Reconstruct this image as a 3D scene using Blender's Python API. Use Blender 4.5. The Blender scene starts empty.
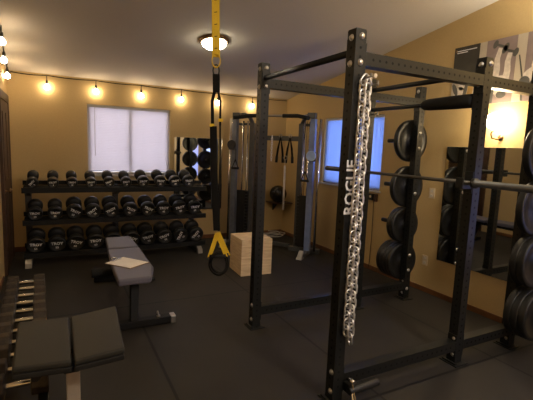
import bpy, bmesh, math, random
from mathutils import Vector, Matrix, Euler
random.seed(4)
SC = bpy.context.scene
COL = SC.collection
PI = math.pi
R = math.radians

# ------------------------------------------------------------------ measures
XR, XL, YB, YN = 2.253, -2.107, 4.62, -4.2        # right, left, far and near walls
ZC, SL = 2.495, 0.1526                            # ceiling height at far wall, rise per metre towards the camera
W, D1, D2, H = 1.172, 1.168, 0.686, 2.29          # rack width, depths, post height
def zceil(y): return ZC + SL * (YB - y)

# ------------------------------------------------------------------ materials
MATS = {}
def mat(name, col, rough=0.5, metal=0.0, var=0.12, scale=14.0, bump=0.0, spec=0.5, emit=None, estr=0.0, coat=0.0):
    if name in MATS: return MATS[name]
    m = bpy.data.materials.new(name); m.use_nodes = True
    nt = m.node_tree; b = nt.nodes['Principled BSDF']
    b.inputs['Roughness'].default_value = rough
    b.inputs['Metallic'].default_value = metal
    b.inputs['Specular IOR Level'].default_value = spec
    b.inputs['Coat Weight'].default_value = coat
    tc = nt.nodes.new('ShaderNodeTexCoord')
    nz = nt.nodes.new('ShaderNodeTexNoise'); nz.inputs['Scale'].default_value = scale; nz.inputs['Detail'].default_value = 4
    nt.links.new(tc.outputs['Object'], nz.inputs['Vector'])
    rp = nt.nodes.new('ShaderNodeValToRGB')
    rp.color_ramp.elements[0].position = 0.3; rp.color_ramp.elements[1].position = 0.7
    rp.color_ramp.elements[0].color = [c * (1 - var) for c in col] + [1]
    rp.color_ramp.elements[1].color = [min(1, c * (1 + var)) for c in col] + [1]
    nt.links.new(nz.outputs['Fac'], rp.inputs['Fac'])
    nt.links.new(rp.outputs['Color'], b.inputs['Base Color'])
    if bump:
        bp = nt.nodes.new('ShaderNodeBump'); bp.inputs['Strength'].default_value = bump; bp.inputs['Distance'].default_value = 0.003
        nt.links.new(nz.outputs['Fac'], bp.inputs['Height']); nt.links.new(bp.outputs['Normal'], b.inputs['Normal'])
    if emit:
        b.inputs['Emission Color'].default_value = (*emit, 1); b.inputs['Emission Strength'].default_value = estr
    MATS[name] = m
    return m

M_wall = mat('wall_paint', (0.53, 0.385, 0.182), 0.75, bump=0.12, scale=60, var=0.03, spec=0.25)
M_ceil = mat('ceiling_paint', (0.66, 0.62, 0.57), 0.9, bump=0.2, scale=90, var=0.03, spec=0.2)
M_powder = mat('black_powder_coat', (0.009, 0.010, 0.0095), 0.42, var=0.1, scale=300, bump=0.05, spec=0.4)
M_shelf = mat('matte_black_steel', (.010, .010, .010), .6, spec=.25)
M_hole = mat('hole_shadow', (0.002, 0.002, 0.002), 0.9)
M_zinc = mat('zinc_bolt', (0.62, 0.60, 0.56), 0.35, 0.9)
M_chrome = mat('chrome', (0.72, 0.70, 0.66), 0.16, 1.0, var=0.04)
M_chain = mat('galvanised_chain', (0.80, 0.80, 0.80), 0.32, 0.8, var=0.15, scale=40)
M_rubber = mat('black_rubber', (0.012, 0.012, 0.012), 0.5, var=0.2, scale=80)
M_plate = mat('black_iron_plate', (0.010, 0.010, 0.0095), 0.42, var=0.15, scale=60, bump=0.05)
M_foam = mat('black_foam', (0.010, 0.010, 0.010), 0.85, var=0.2, scale=120, bump=0.2)
M_white = mat('white_print', (0.85, 0.85, 0.87), 0.5, var=0.02)
M_steel = mat('brushed_steel', (0.45, 0.42, 0.38), 0.35, 0.8)
M_post = mat('silver_painted_post', (.42, .36, .29), .5, .2)
M_greyf = mat('grey_painted_steel', (0.085, 0.085, 0.085), 0.4, 0.2)
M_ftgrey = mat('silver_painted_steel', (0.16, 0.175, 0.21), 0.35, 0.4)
M_yellow = mat('yellow_webbing', (0.75, 0.50, 0.02), 0.7, scale=150, var=0.08)
M_black_web = mat('black_webbing', (0.006, 0.0055, 0.005), 0.8, scale=150, spec=0.2)
M_vinyl_grey = mat('grey_vinyl', (0.125, 0.12, 0.16), 0.5, bump=0.08, scale=160)
M_vinyl_black = mat('black_vinyl', (0.020, 0.020, 0.017), 0.55, bump=0.1, scale=160)
M_wood_dark = mat('dark_stained_wood', (0.055, 0.024, 0.010), 0.5, scale=8, var=0.3)
M_base = mat('brown_baseboard', (0.15, 0.06, 0.02), 0.5, scale=8, var=0.2)
M_frame = mat('white_vinyl_frame', (0.60, 0.57, 0.52), 0.5, var=0.03)
M_ivory = mat('ivory_plastic', (0.62, 0.52, 0.36), 0.4, var=0.02)
M_bronze = mat('bronze_trim', (0.20, 0.12, 0.06), 0.35, 0.7)
M_paper = mat('white_paper', (0.92, 0.87, 0.80), 0.7, var=0.03)
M_bulb = mat('glowing_bulb', (1, 0.9, 0.7), 0.3, emit=(1.0, 0.78, 0.50), estr=42)
M_dome = mat('frosted_dome_glass', (1, 0.95, 0.8), 0.3, emit=(1.0, 0.86, 0.60), estr=20)
M_globe = mat('frosted_lamp_glass', (1, 0.95, 0.8), 0.3, emit=(1.0, 0.80, 0.50), estr=58)

def plywood():
    m = bpy.data.materials.new('plywood'); m.use_nodes = True; nt = m.node_tree; b = nt.nodes['Principled BSDF']
    tc = nt.nodes.new('ShaderNodeTexCoord'); mp = nt.nodes.new('ShaderNodeMapping'); mp.inputs['Scale'].default_value = (3, 3, 26)
    nz = nt.nodes.new('ShaderNodeTexNoise'); nz.inputs['Scale'].default_value = 2.2; nz.inputs['Detail'].default_value = 6
    rp = nt.nodes.new('ShaderNodeValToRGB')
    rp.color_ramp.elements[0].color = (0.70, 0.51, 0.30, 1); rp.color_ramp.elements[1].color = (0.92, 0.74, 0.50, 1)
    rp.color_ramp.elements[0].position = 0.3; rp.color_ramp.elements[1].position = 0.7
    nt.links.new(tc.outputs['Object'], mp.inputs['Vector']); nt.links.new(mp.outputs['Vector'], nz.inputs['Vector'])
    nt.links.new(nz.outputs['Fac'], rp.inputs['Fac']); nt.links.new(rp.outputs['Color'], b.inputs['Base Color'])
    b.inputs['Roughness'].default_value = 0.6
    return m
M_ply = plywood()

def floor_mat():
    m = bpy.data.materials.new('rubber_mat_floor'); m.use_nodes = True; nt = m.node_tree; b = nt.nodes['Principled BSDF']
    geo = nt.nodes.new('ShaderNodeNewGeometry'); sp = nt.nodes.new('ShaderNodeSeparateXYZ')
    nt.links.new(geo.outputs['Position'], sp.inputs[0])
    def M(op, a, bb=None, c=None):
        n = nt.nodes.new('ShaderNodeMath'); n.operation = op
        for i, v in enumerate((a, bb, c)):
            if v is None: continue
            if isinstance(v, (int, float)): n.inputs[i].default_value = v
            else: nt.links.new(v, n.inputs[i])
        return n.outputs[0]
    # seams between 1.22 x 2.13 m mats
    def seam(sock, off, pitch, wd):
        f = M('FRACT', M('DIVIDE', M('SUBTRACT', sock, off), pitch))
        d = M('MULTIPLY', M('MINIMUM', f, M('SUBTRACT', 1.0, f)), pitch)
        return M('LESS_THAN', d, wd)
    sx = seam(sp.outputs[0], 0.311, 1.22, 0.010); sy = seam(sp.outputs[1], 2.04, 2.13, 0.010)
    s = M('MAXIMUM', sx, sy)
    nz = nt.nodes.new('ShaderNodeTexNoise'); nz.inputs['Scale'].default_value = 3.0; nz.inputs['Detail'].default_value = 8
    nt.links.new(geo.outputs['Position'], nz.inputs['Vector'])
    rp = nt.nodes.new('ShaderNodeValToRGB')
    rp.color_ramp.elements[0].color = (0.020, 0.018, 0.016, 1); rp.color_ramp.elements[1].color = (0.033, 0.029, 0.025, 1)
    nt.links.new(nz.outputs['Fac'], rp.inputs['Fac'])
    mx = nt.nodes.new('ShaderNodeMix'); mx.data_type = 'RGBA'
    nt.links.new(s, mx.inputs[0]); nt.links.new(rp.outputs['Color'], mx.inputs[6]); mx.inputs[7].default_value = (0.004, 0.004, 0.004, 1)
    nt.links.new(mx.outputs[2], b.inputs['Base Color'])
    n2 = nt.nodes.new('ShaderNodeTexNoise'); n2.inputs['Scale'].default_value = 220
    nt.links.new(geo.outputs['Position'], n2.inputs['Vector'])
    bp = nt.nodes.new('ShaderNodeBump'); bp.inputs['Strength'].default_value = 0.25; bp.inputs['Distance'].default_value = 0.002
    nt.links.new(n2.outputs['Fac'], bp.inputs['Height']); nt.links.new(bp.outputs['Normal'], b.inputs['Normal'])
    b.inputs['Roughness'].default_value = 0.62; b.inputs['Specular IOR Level'].default_value = 0.35
    return m
M_floor = floor_mat()

def mirror_mat():
    m = bpy.data.materials.new('mirror_glass'); m.use_nodes = True; nt = m.node_tree; b = nt.nodes['Principled BSDF']
    tc = nt.nodes.new('ShaderNodeTexCoord'); nz = nt.nodes.new('ShaderNodeTexNoise'); nz.inputs['Scale'].default_value = 3
    nt.links.new(tc.outputs['Object'], nz.inputs['Vector'])
    mr = nt.nodes.new('ShaderNodeMapRange'); mr.inputs['To Min'].default_value = 0.01; mr.inputs['To Max'].default_value = 0.03
    nt.links.new(nz.outputs['Fac'], mr.inputs['Value']); nt.links.new(mr.outputs['Result'], b.inputs['Roughness'])
    b.inputs['Base Color'].default_value = (0.72, 0.74, 0.72, 1); b.inputs['Metallic'].default_value = 1.0
    return m
M_mirror = mirror_mat()

def blind_mat(name, col, trans):
    m = bpy.data.materials.new(name); m.use_nodes = True; nt = m.node_tree
    for n in list(nt.nodes): nt.nodes.remove(n)
    o = nt.nodes.new('ShaderNodeOutputMaterial'); d = nt.nodes.new('ShaderNodeBsdfDiffuse'); t = nt.nodes.new('ShaderNodeBsdfTranslucent')
    nz = nt.nodes.new('ShaderNodeTexNoise'); nz.inputs['Scale'].default_value = 6
    tc = nt.nodes.new('ShaderNodeTexCoord'); nt.links.new(tc.outputs['Object'], nz.inputs['Vector'])
    rp = nt.nodes.new('ShaderNodeValToRGB'); rp.color_ramp.elements[0].color = [c * .94 for c in col] + [1]; rp.color_ramp.elements[1].color = (*col, 1)
    nt.links.new(nz.outputs['Fac'], rp.inputs['Fac'])
    for s in (d, t): nt.links.new(rp.outputs['Color'], s.inputs['Color'])
    x = nt.nodes.new('ShaderNodeMixShader'); x.inputs[0].default_value = trans
    nt.links.new(d.outputs[0], x.inputs[1]); nt.links.new(t.outputs[0], x.inputs[2]); nt.links.new(x.outputs[0], o.inputs['Surface'])
    return m
M_blind = blind_mat('white_blind_slats', (0.72, 0.70, 0.72), 0.55)
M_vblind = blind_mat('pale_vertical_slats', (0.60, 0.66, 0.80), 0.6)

def pane_mat():
    m = bpy.data.materials.new('window_glass'); m.use_nodes = True; nt = m.node_tree
    for n in list(nt.nodes): nt.nodes.remove(n)
    o = nt.nodes.new('ShaderNodeOutputMaterial'); t = nt.nodes.new('ShaderNodeBsdfTransparent'); g = nt.nodes.new('ShaderNodeBsdfGlossy')
    g.inputs['Roughness'].default_value = 0.02
    f = nt.nodes.new('ShaderNodeFresnel'); f.inputs[0].default_value = 1.45
    x = nt.nodes.new('ShaderNodeMixShader')
    nt.links.new(f.outputs[0], x.inputs[0]); nt.links.new(t.outputs[0], x.inputs[1]); nt.links.new(g.outputs[0], x.inputs[2]); nt.links.new(x.outputs[0], o.inputs['Surface'])
    return m
M_pane = pane_mat()

# ------------------------------------------------------------------ mesh helpers
def V(*a): return Vector(a)
def rotm(rx=0, ry=0, rz=0): return Euler((rx, ry, rz)).to_matrix()
def box(bm, c, s, rot=None, mi=0):
    r = bmesh.ops.create_cube(bm, size=1.0)
    for v in r['verts']:
        p = Vector((v.co.x * s[0], v.co.y * s[1], v.co.z * s[2]))
        if rot is not None: p = rot @ p
        v.co = p + Vector(c)
    for f in {f for v in r['verts'] for f in v.link_faces}: f.material_index = mi
    return r['verts']
def hexa(bm, pts, mi=0):
    vs = [bm.verts.new(p) for p in pts]
    for q in ((3, 2, 1, 0), (4, 5, 6, 7), (0, 1, 5, 4), (1, 2, 6, 5), (2, 3, 7, 6), (3, 0, 4, 7)):
        bm.faces.new([vs[i] for i in q]).material_index = mi
def frame_of(d):
    d = d.normalized(); a = V(0, 0, 1) if abs(d.z) < 0.9 else V(1, 0, 0)
    u = d.cross(a).normalized(); return u, d.cross(u).normalized()
def cyl(bm, p0, p1, r0, r1=None, seg=16, mi=0, caps=True, phase=0.0):
    p0, p1 = Vector(p0), Vector(p1); r1 = r0 if r1 is None else r1
    u, w = frame_of(p1 - p0)
    A = [bm.verts.new(p0 + r0 * (math.cos(phase + 2 * PI * i / seg) * u + math.sin(phase + 2 * PI * i / seg) * w)) for i in range(seg)]
    B = [bm.verts.new(p1 + r1 * (math.cos(phase + 2 * PI * i / seg) * u + math.sin(phase + 2 * PI * i / seg) * w)) for i in range(seg)]
    for i in range(seg):
        f = bm.faces.new((A[i], A[(i + 1) % seg], B[(i + 1) % seg], B[i])); f.material_index = mi; f.smooth = seg > 8
    if caps:
        bm.faces.new(A[::-1]).material_index = mi; bm.faces.new(B).material_index = mi
def tube(bm, pts, r, seg=8, closed=False, mi=0, flat=None):
    """sweep a round (or flat: (width, thickness)) section along points"""
    pts = [Vector(p) for p in pts]; n = len(pts); rings = []
    T = []
    for i in range(n):
        a = pts[(i - 1) % n] if (closed or i > 0) else pts[i]; b = pts[(i + 1) % n] if (closed or i < n - 1) else pts[i]
        T.append((b - a).normalized())
    u, w = frame_of(T[0])
    for i in range(n):
        if i:
            ax = T[i - 1].cross(T[i])
            if ax.length > 1e-7:
                q = Matrix.Rotation(T[i - 1].angle(T[i]), 3, ax.normalized()); u = q @ u
        u = (u - u.dot(T[i]) * T[i]).normalized(); w = T[i].cross(u)
        rings.append([bm.verts.new(pts[i] + r * (math.cos(2 * PI * k / seg) * u + math.sin(2 * PI * k / seg) * w)) for k in range(seg)])
    m = n if closed else n - 1
    for i in range(m):
        A, B = rings[i], rings[(i + 1) % n]
        for k in range(seg):
            f = bm.faces.new((A[k], A[(k + 1) % seg], B[(k + 1) % seg], B[k])); f.material_index = mi; f.smooth = True
    if not closed:
        bm.faces.new(rings[0][::-1]).material_index = mi; bm.faces.new(rings[-1]).material_index = mi
def ribbon(bm, pts, wdir, width, thick, closed=False, mi=0):
    """flat strap along points; wdir is the width direction"""
    pts = [Vector(p) for p in pts]; n = len(pts); wd = Vector(wdir).normalized(); rings = []
    for i in range(n):
        a = pts[(i - 1) % n] if (closed or i > 0) else pts[i]; b = pts[(i + 1) % n] if (closed or i < n - 1) else pts[i]
        t = (b - a).normalized(); nn = t.cross(wd).normalized()
        rings.append([bm.verts.new(pts[i] + sx * wd * width / 2 + sn * nn * thick / 2) for sx, sn in ((-1, -1), (1, -1), (1, 1), (-1, 1))])
    for i in range(n if closed else n - 1):
        A, B = rings[i], rings[(i + 1) % n]
        for k in range(4): bm.faces.new((A[k], A[(k + 1) % 4], B[(k + 1) % 4], B[k])).material_index = mi
    if not closed:
        bm.faces.new(rings[0][::-1]).material_index = mi; bm.faces.new(rings[-1]).material_index = mi
def lathe(bm, prof, mtx=None, seg=32, mi=0, close=False):
    mtx = mtx or Matrix.Identity(4); rings = []
    for r, z in prof:
        if r < 1e-6: rings.append([bm.verts.new(mtx @ V(0, 0, z))])
        else: rings.append([bm.verts.new(mtx @ V(r * math.cos(2 * PI * i / seg), r * math.sin(2 * PI * i / seg), z)) for i in range(seg)])
    pairs = list(zip(rings[:-1], rings[1:]))
    if close: pairs.append((rings[-1], rings[0]))
    for A, B in pairs:
        for i in range(seg):
            j = (i + 1) % seg
            if len(A) == 1 and len(B) == 1: continue
            if len(A) == 1: f = bm.faces.new((A[0], B[j], B[i]))
            elif len(B) == 1: f = bm.faces.new((A[i], A[j], B[0]))
            else: f = bm.faces.new((A[i], A[j], B[j], B[i]))
            f.material_index = mi; f.smooth = True
def poly(bm, pts, mi=0):
    f = bm.faces.new([bm.verts.new(p) for p in pts]); f.material_index = mi; return f
def prism(bm, pts, vec, mi=0):
    a = [bm.verts.new(p) for p in pts]; b = [bm.verts.new(Vector(p) + Vector(vec)) for p in pts]; n = len(a)
    bm.faces.new(a[::-1]).material_index = mi; bm.faces.new(b).material_index = mi
    for i in range(n): bm.faces.new((a[i], a[(i + 1) % n], b[(i + 1) % n], b[i])).material_index = mi
def align(d, loc=(0, 0, 0)):
    return Matrix.Translation(Vector(loc)) @ Vector(d).to_track_quat('Z', 'Y').to_matrix().to_4x4()
def NB(): return bmesh.new()

def obj(name, bm, m, parent=None, bevel=0.0, loc=None, rot=None, label=None, seg=2):
    bmesh.ops.recalc_face_normals(bm, faces=bm.faces[:])
    me = bpy.data.meshes.new(name); bm.to_mesh(me); bm.free()
    for x in (m if isinstance(m, (list, tuple)) else [m]): me.materials.append(x)
    o = bpy.data.objects.new(name, me); COL.objects.link(o)
    if parent is not None: o.parent = parent
    if loc is not None: o.location = loc
    if rot is not None: o.rotation_euler = rot
    if bevel:
        b = o.modifiers.new('bevel', 'BEVEL'); b.width = bevel; b.segments = seg; b.limit_method = 'ANGLE'; b.angle_limit = R(40)
    if label: o['label'] = label
    return o
def tag(o, label, cat, group=None):
    o['label'] = label; o['category'] = cat
    if group: o['group'] = group
    return o
def thing(name, label, cat, loc=(0, 0, 0), rot=(0, 0, 0), group=None):
    o = bpy.data.objects.new(name, None); o.empty_display_size = 0.1; COL.objects.link(o)
    o.location = loc; o.rotation_euler = rot
    return tag(o, label, cat, group)
def struct(name, bm, m, parent=None, bevel=0.0):
    o = obj(name, bm, m, parent, bevel)
    if parent is None: o['kind'] = 'structure'
    return o
def dup(root, loc=None, rot=None, label=None):
    r = root.copy(); COL.objects.link(r)
    if loc is not None: r.location = loc
    if rot is not None: r.rotation_euler = rot
    if label: r['label'] = label
    for ch in list(root.children):
        c = ch.copy(); COL.objects.link(c); c.parent = r
        for g in list(ch.children):
            d = g.copy(); COL.objects.link(d); d.parent = c
    return r
def text_mesh(body, size, bold=0.0, depth=0.0006):
    cu = bpy.data.curves.new('lettering', 'FONT'); cu.body = body; cu.size = size; cu.align_x = 'CENTER'; cu.align_y = 'CENTER'
    cu.offset = bold; cu.extrude = depth; cu.resolution_u = 2
    o = bpy.data.objects.new('lettering', cu); COL.objects.link(o)
    dg = bpy.context.evaluated_depsgraph_get(); dg.update()
    me = bpy.data.meshes.new_from_object(o.evaluated_get(dg)); bpy.data.objects.remove(o); bpy.data.curves.remove(cu)
    return me
def mesh_obj(name, me, m, parent, loc, rot):
    if not me.materials: me.materials.append(m)
    else: me.materials[0] = m
    o = bpy.data.objects.new(name, me); COL.objects.link(o); o.parent = parent; o.location = loc; o.rotation_euler = rot
    return o
def smooth_arc(c, r, a0, a1, n, ax=(1, 0, 0), ay=(0, 0, 1)):
    c, ax, ay = Vector(c), Vector(ax), Vector(ay)
    return [c + r * (math.cos(a0 + (a1 - a0) * i / n) * ax + math.sin(a0 + (a1 - a0) * i / n) * ay) for i in range(n + 1)]
ORD = ['first', 'second', 'third', 'fourth', 'fifth', 'sixth', 'seventh', 'eighth', 'ninth', 'tenth', 'eleventh', 'twelfth']

# ================================================================== THE ROOM
T = 0.12
bm = NB(); box(bm, ((XL + XR) / 2, (YB + YN) / 2, -0.05), (XR - XL + 2 * T, YB - YN + 2 * T, 0.1)); struct('floor', bm, M_floor)
bm = NB()
y0, y1 = YN - T, YB + T
hexa(bm, [(XL - T, y0, zceil(y0)), (XR + T, y0, zceil(y0)), (XR + T, y1, zceil(y1)), (XL - T, y1, zceil(y1)),
          (XL - T, y0, zceil(y0) + .1), (XR + T, y0, zceil(y0) + .1), (XR + T, y1, zceil(y1) + .1), (XL - T, y1, zceil(y1) + .1)])
struct('ceiling', bm, M_ceil)
WB = (-1.125, 0.10, 1.10, 2.135)       # back window x0 x1 z0 z1
WR = (2.09, 3.40, 1.09, 2.10)          # right window y0 y1 z0 z1
bm = NB()
def wcell_x(x0, x1, z0, z1, y0, y1): box(bm, ((x0 + x1) / 2, (y0 + y1) / 2, (z0 + z1) / 2), (x1 - x0, y1 - y0, z1 - z0))
zt = ZC + 0.0
wcell_x(XL - T, WB[0], 0, zt, YB, YB + T); wcell_x(WB[1], XR + T, 0, zt, YB, YB + T)
wcell_x(WB[0], WB[1], 0, WB[2], YB, YB + T); wcell_x(WB[0], WB[1], WB[3], zt, YB, YB + T)
struct('wall_back', bm, M_wall)
def side_wall(name, xa, xb, cells):
    bm = NB()
    for (ya, yb, za, zb) in cells:
        za_ = (za, za); zb_ = (zceil(ya), zceil(yb)) if zb is None else (zb, zb)
        hexa(bm, [(xa, ya, za), (xb, ya, za), (xb, yb, za), (xa, yb, za), (xa, ya, zb_[0]), (xb, ya, zb_[0]), (xb, yb, zb_[1]), (xa, yb, zb_[1])])
    return struct(name, bm, M_wall)
side_wall('wall_right', XR, XR + T, [(YN, WR[0], 0, None), (WR[1], YB, 0, None), (WR[0], WR[1], 0, WR[2]), (WR[0], WR[1], WR[3], None)])
side_wall('wall_left', XL - T, XL, [(YN, YB, 0, None)])
bm = NB(); box(bm, ((XL + XR) / 2, YN - T / 2, zceil(YN) / 2), (XR - XL + 2 * T, T, zceil(YN))); struct('wall_rear', bm, M_wall)
bm = NB(); box(bm, ((XL + XR) / 2, YB - .006, .035), (XR - XL - .03, .012, .07)); struct('baseboard_back', bm, M_base, bevel=.003)
bm = NB(); box(bm, (XR - .006, (YB + YN) / 2, .03), (.012, YB - YN - .03, .06)); struct('baseboard_right', bm, M_base, bevel=.003)
bm = NB(); box(bm, (XL + .006, (YN + 3.3) / 2, .03), (.012, 3.3 - YN - .03, .06)); struct('baseboard_left', bm, M_base, bevel=.003)

# windows
def window(name, axis, a0, a1, z0, z1, wall):
    e = bpy.data.objects.new(name, None); COL.objects.link(e); e['kind'] = 'structure'
    cx = (a0 + a1) / 2; e.location = (cx, wall, z0) if axis == 'x' else (wall, cx, z0)
    if axis == 'y': e.rotation_euler = (0, 0, -PI / 2)
    w = a1 - a0; h = z1 - z0; f = .045
    bm = NB(); d = .07
    for s in (-1, 1): box(bm, (s * (w / 2 - f / 2), d + .02, h / 2), (f, .05, h))
    for z in (f / 2, h - f / 2): box(bm, (0, d + .02, z), (w - 2 * f, .05, f))
    box(bm, (0, d + .02, h / 2), (.04, .045, h - 2 * f))
    obj('window_frame', bm, M_frame, e, bevel=.004)
    bm = NB(); box(bm, (0, d + .02, h / 2), (w - 2 * f, .006, h - 2 * f)); obj('window_pane', bm, M_pane, e)
    bm = NB(); box(bm, (0, .02, -.012), (w + .06, .09, .024)); obj('window_sill', bm, M_frame, e, bevel=.004)
    return e
window('window_1', 'x', WB[0], WB[1], WB[2], WB[3], YB)
window('window_2', 'y', WR[0], WR[1], WR[2], WR[3], XR)
# horizontal blind in the far window
t = thing('window_blind', 'closed white horizontal blind in the window above the dumbbell rack', 'blind', ((WB[0] + WB[1]) / 2, YB + .035, WB[3]))
w = WB[1] - WB[0] - .03; h = WB[3] - WB[2]
bm = NB(); box(bm, (0, 0, -.02), (w, .04, .036)); obj('head_rail', bm, M_frame, t, bevel=.003)
bm = NB(); n = int((h - .08) / .024)
for i in range(n): box(bm, (0, 0, -.05 - i * .024), (w - .01, .028, .0015), rotm(R(68)))
obj('slat_curtain', bm, M_blind, t)
bm = NB(); box(bm, (0, 0, -h + .03), (w - .01, .03, .018)); obj('bottom_rail', bm, M_frame, t, bevel=.003)
bm = NB(); cyl(bm, (-w / 2 + .09, -.026, -.04), (-w / 2 + .09, -.028, -.75), .004, seg=8); obj('tilt_wand', bm, M_frame, t)
# vertical blind in the right window
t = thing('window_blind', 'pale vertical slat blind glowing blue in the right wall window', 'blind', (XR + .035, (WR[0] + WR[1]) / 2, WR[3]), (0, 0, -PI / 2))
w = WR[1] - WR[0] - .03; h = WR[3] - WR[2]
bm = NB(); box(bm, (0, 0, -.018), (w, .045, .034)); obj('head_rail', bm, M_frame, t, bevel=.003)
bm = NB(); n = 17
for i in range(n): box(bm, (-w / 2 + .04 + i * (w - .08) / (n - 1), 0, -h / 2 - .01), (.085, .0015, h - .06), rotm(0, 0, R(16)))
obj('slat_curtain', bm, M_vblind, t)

# door in the left wall
e = bpy.data.objects.new('door_1', None); COL.objects.link(e); e['kind'] = 'structure'; e.location = (XL, 3.95, 0)
bm = NB(); box(bm, (.012, 0, 1.02), (.024, .80, 2.03)); 
for z0, z1 in ((.25, .95), (1.1, 1.9)):
    for s in (-1, 1): box(bm, (.026, s * .19, (z0 + z1) / 2), (.012, .24, z1 - z0))
obj('door_slab', bm, M_wood_dark, e, bevel=.004)
bm = NB()
for s in (-1, 1): box(bm, (.016, s * .44, 1.07), (.032, .075, 2.14))
box(bm, (.016, 0, 2.09), (.032, .80, .10)); obj('door_trim', bm, M_wood_dark, e, bevel=.004)
bm = NB(); lathe(bm, [(0, 0), (.03, 0), (.03, .006), (.012, .01), (.012, .035), (.028, .045), (.03, .062), (.018, .072), (0, .074)], align((1, 0, 0), (.024, -.33, .98)), 16); obj('door_handle', bm, M_bronze, e)

# ================================================================== POWER RACK
rack = thing('power_rack', 'tall black six-post power rack with bolted beams standing on the mats', 'power rack')
posts = {'A': (0, W), 'B': (0, 0), 'C': (D1, 0), 'D': (D1 + D2, 0), 'F': (D1, W), 'E': (D1 + D2, W)}
S = .076
def holes(bm, n0, n1, pitch, face_n, face_u, axis, off, rr=.0085):
    face_n, axis = Vector(face_n), Vector(axis)
    u = axis.cross(face_n)
    for i in range(n0, n1):
        c = face_n * off + axis * (i * pitch)
        poly(bm, [c + rr * (math.cos(2 * PI * k / 10) * u + math.sin(2 * PI * k / 10) * axis) for k in range(10)], 1)
def make_upright():
    bm = NB(); box(bm, (0, 0, H / 2), (S, S, H - .012))
    for nrm in ((1, 0, 0), (-1, 0, 0), (0, 1, 0), (0, -1, 0)):
        holes(bm, 2, 45, .0508, nrm, None, (0, 0, 1), S / 2 + .0006)
    return bm
up0 = None
for k, (x, y) in posts.items():
    if up0 is None: u = up0 = obj('upright', make_upright(), [M_powder, M_hole], rack, loc=(x, y, .006))
    else:
        u = up0.copy(); COL.objects.link(u); u.location = (x, y, .006)
    # foot plate
    bm = NB(); box(bm, (0, 0, .004), (.14, .15, .008)); box(bm, (-.05, 0, .014), (.02, .12, .012))
    obj('foot_plate', bm, M_powder, rack, bevel=.002, loc=(x, y, 0))
    bm = NB(); box(bm, (0, 0, .004), (S - .002, S - .002, .008)); obj('post_cap', bm, M_rubber, rack, bevel=.003, loc=(x, y, H - .002))
ZTOP, ZBOT = H - .155, .15
def beam(y, x0, x1, z, hh=S, dd=.05):
    L = x1 - x0
    bm = NB(); box(bm, (L / 2, 0, 0), (L, S * .98, hh))
    for sy in (-1, 1):
        for i in range(1, int(L / .0508)):
            c = V(i * .0508 + (L % .0508) / 2, sy * (S * .49 + .0006), 0)
            poly(bm, [c + .0085 * V(math.cos(2 * PI * k / 10), 0, math.sin(2 * PI * k / 10)) for k in range(10)], 1)
    return bm
for y in (0, W):
    for x0, x1 in ((0, D1), (D1, D1 + D2)):
        obj('top_beam', beam(y, 0, x1 - x0 - S, ZTOP), [M_powder, M_hole], rack, loc=(x0 + S / 2, y, ZTOP))
        obj('base_beam', beam(y, 0, x1 - x0 - S, ZBOT), [M_powder, M_hole], rack, loc=(x0 + S / 2, y, ZBOT))
    for x0, x1 in ((0, D1), (D1, D1 + D2)):    # bolted end flanges
        for z in (ZTOP, ZBOT):
            for xx in (x0 + S / 2 + .004, x1 - S / 2 - .004):
                bm = NB(); box(bm, (0, 0, 0), (.008, S, .17)); obj('beam_flange', bm, M_powder, rack, bevel=.002, loc=(xx, y, z))
# round cross bars between near and far side
def crossbar(name, x, z, r, m=M_powder):
    bm = NB(); cyl(bm, (x, S / 2, z), (x, W - S / 2, z), r, seg=20); o = obj(name, bm, m, rack)
    for yy in (S / 2 + .004, W - S / 2 - .004):
        bm = NB(); box(bm, (x, yy, z), (.07, .008, .14)); obj('bar_flange', bm, m, rack, bevel=.002)
    return o
crossbar('pullup_bar', 0, H - .115, .021)
crossbar('pullup_bar', D1, H - .10, .021)
crossbar('pullup_bar', D1, H - .285, .017)
bm = NB(); lathe(bm, [(.0175, 0), (.047, .004), (.052, .02), (.052, .16), (.047, .40), (.042, .45), (.030, .472), (.0175, .475)], align((0, 1, 0), (D1, .05, H - .285)), 28, close=True); obj('foam_grip', bm, M_foam, rack, label='fat black foam sleeve on the pull-up bar')
# bolts
def bolt_mesh():
    bm = NB(); lathe(bm, [(0, 0), (.019, 0), (.019, .003), (.013, .003), (.013, .010), (.011, .012), (0, .012)], None, 12); return bm
bolt0 = obj('bolt', bolt_mesh(), M_zinc, rack)
bn = [0]
def bolt(p, d):
    global bolt0
    if bn[0] == 0: o = bolt0
    else: o = bolt0.copy(); COL.objects.link(o)
    bn[0] += 1
    o.location = p; o.rotation_euler = Vector(d).to_track_quat('Z', 'Y').to_euler()
for k, (x, y) in posts.items():
    f = S / 2
    for z in (H - .035, H - .18, .085, .215):
        if k in 'ABCDE': bolt((x - f, y - (.015 if z < 1 else 0), z - .008), (-1, 0, 0))
        if k in 'AB' and z > 1: bolt((x + .004, y - f, z), (0, -1, 0))
    if k == 'C': bolt((x + .012, y - f, H - .035), (0, -1, 0))
    if k == 'E':
        for z in (.12, .33, .50, 1.18, 1.66, 1.82): bolt((x, y - f, z), (0, -1, 0))
# weight pegs on the two rear posts
PEGS_E = (1.74, 1.245, .82, .41); PEGS_D = (1.65, 1.21, .775, .345)
for zs, y, s in ((PEGS_E, W, 1), (PEGS_D, 0, -1)):
    for z in zs:
        bm = NB(); L = .37
        cyl(bm, (D1 + D2, y + s * S / 2, z), (D1 + D2, y + s * (S / 2 + .008), z), .045, seg=16)
        cyl(bm, (D1 + D2, y + s * S / 2, z), (D1 + D2, y + s * (S / 2 + L), z), .0235, seg=20)
        obj('weight_peg', bm, M_powder, rack)
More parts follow.
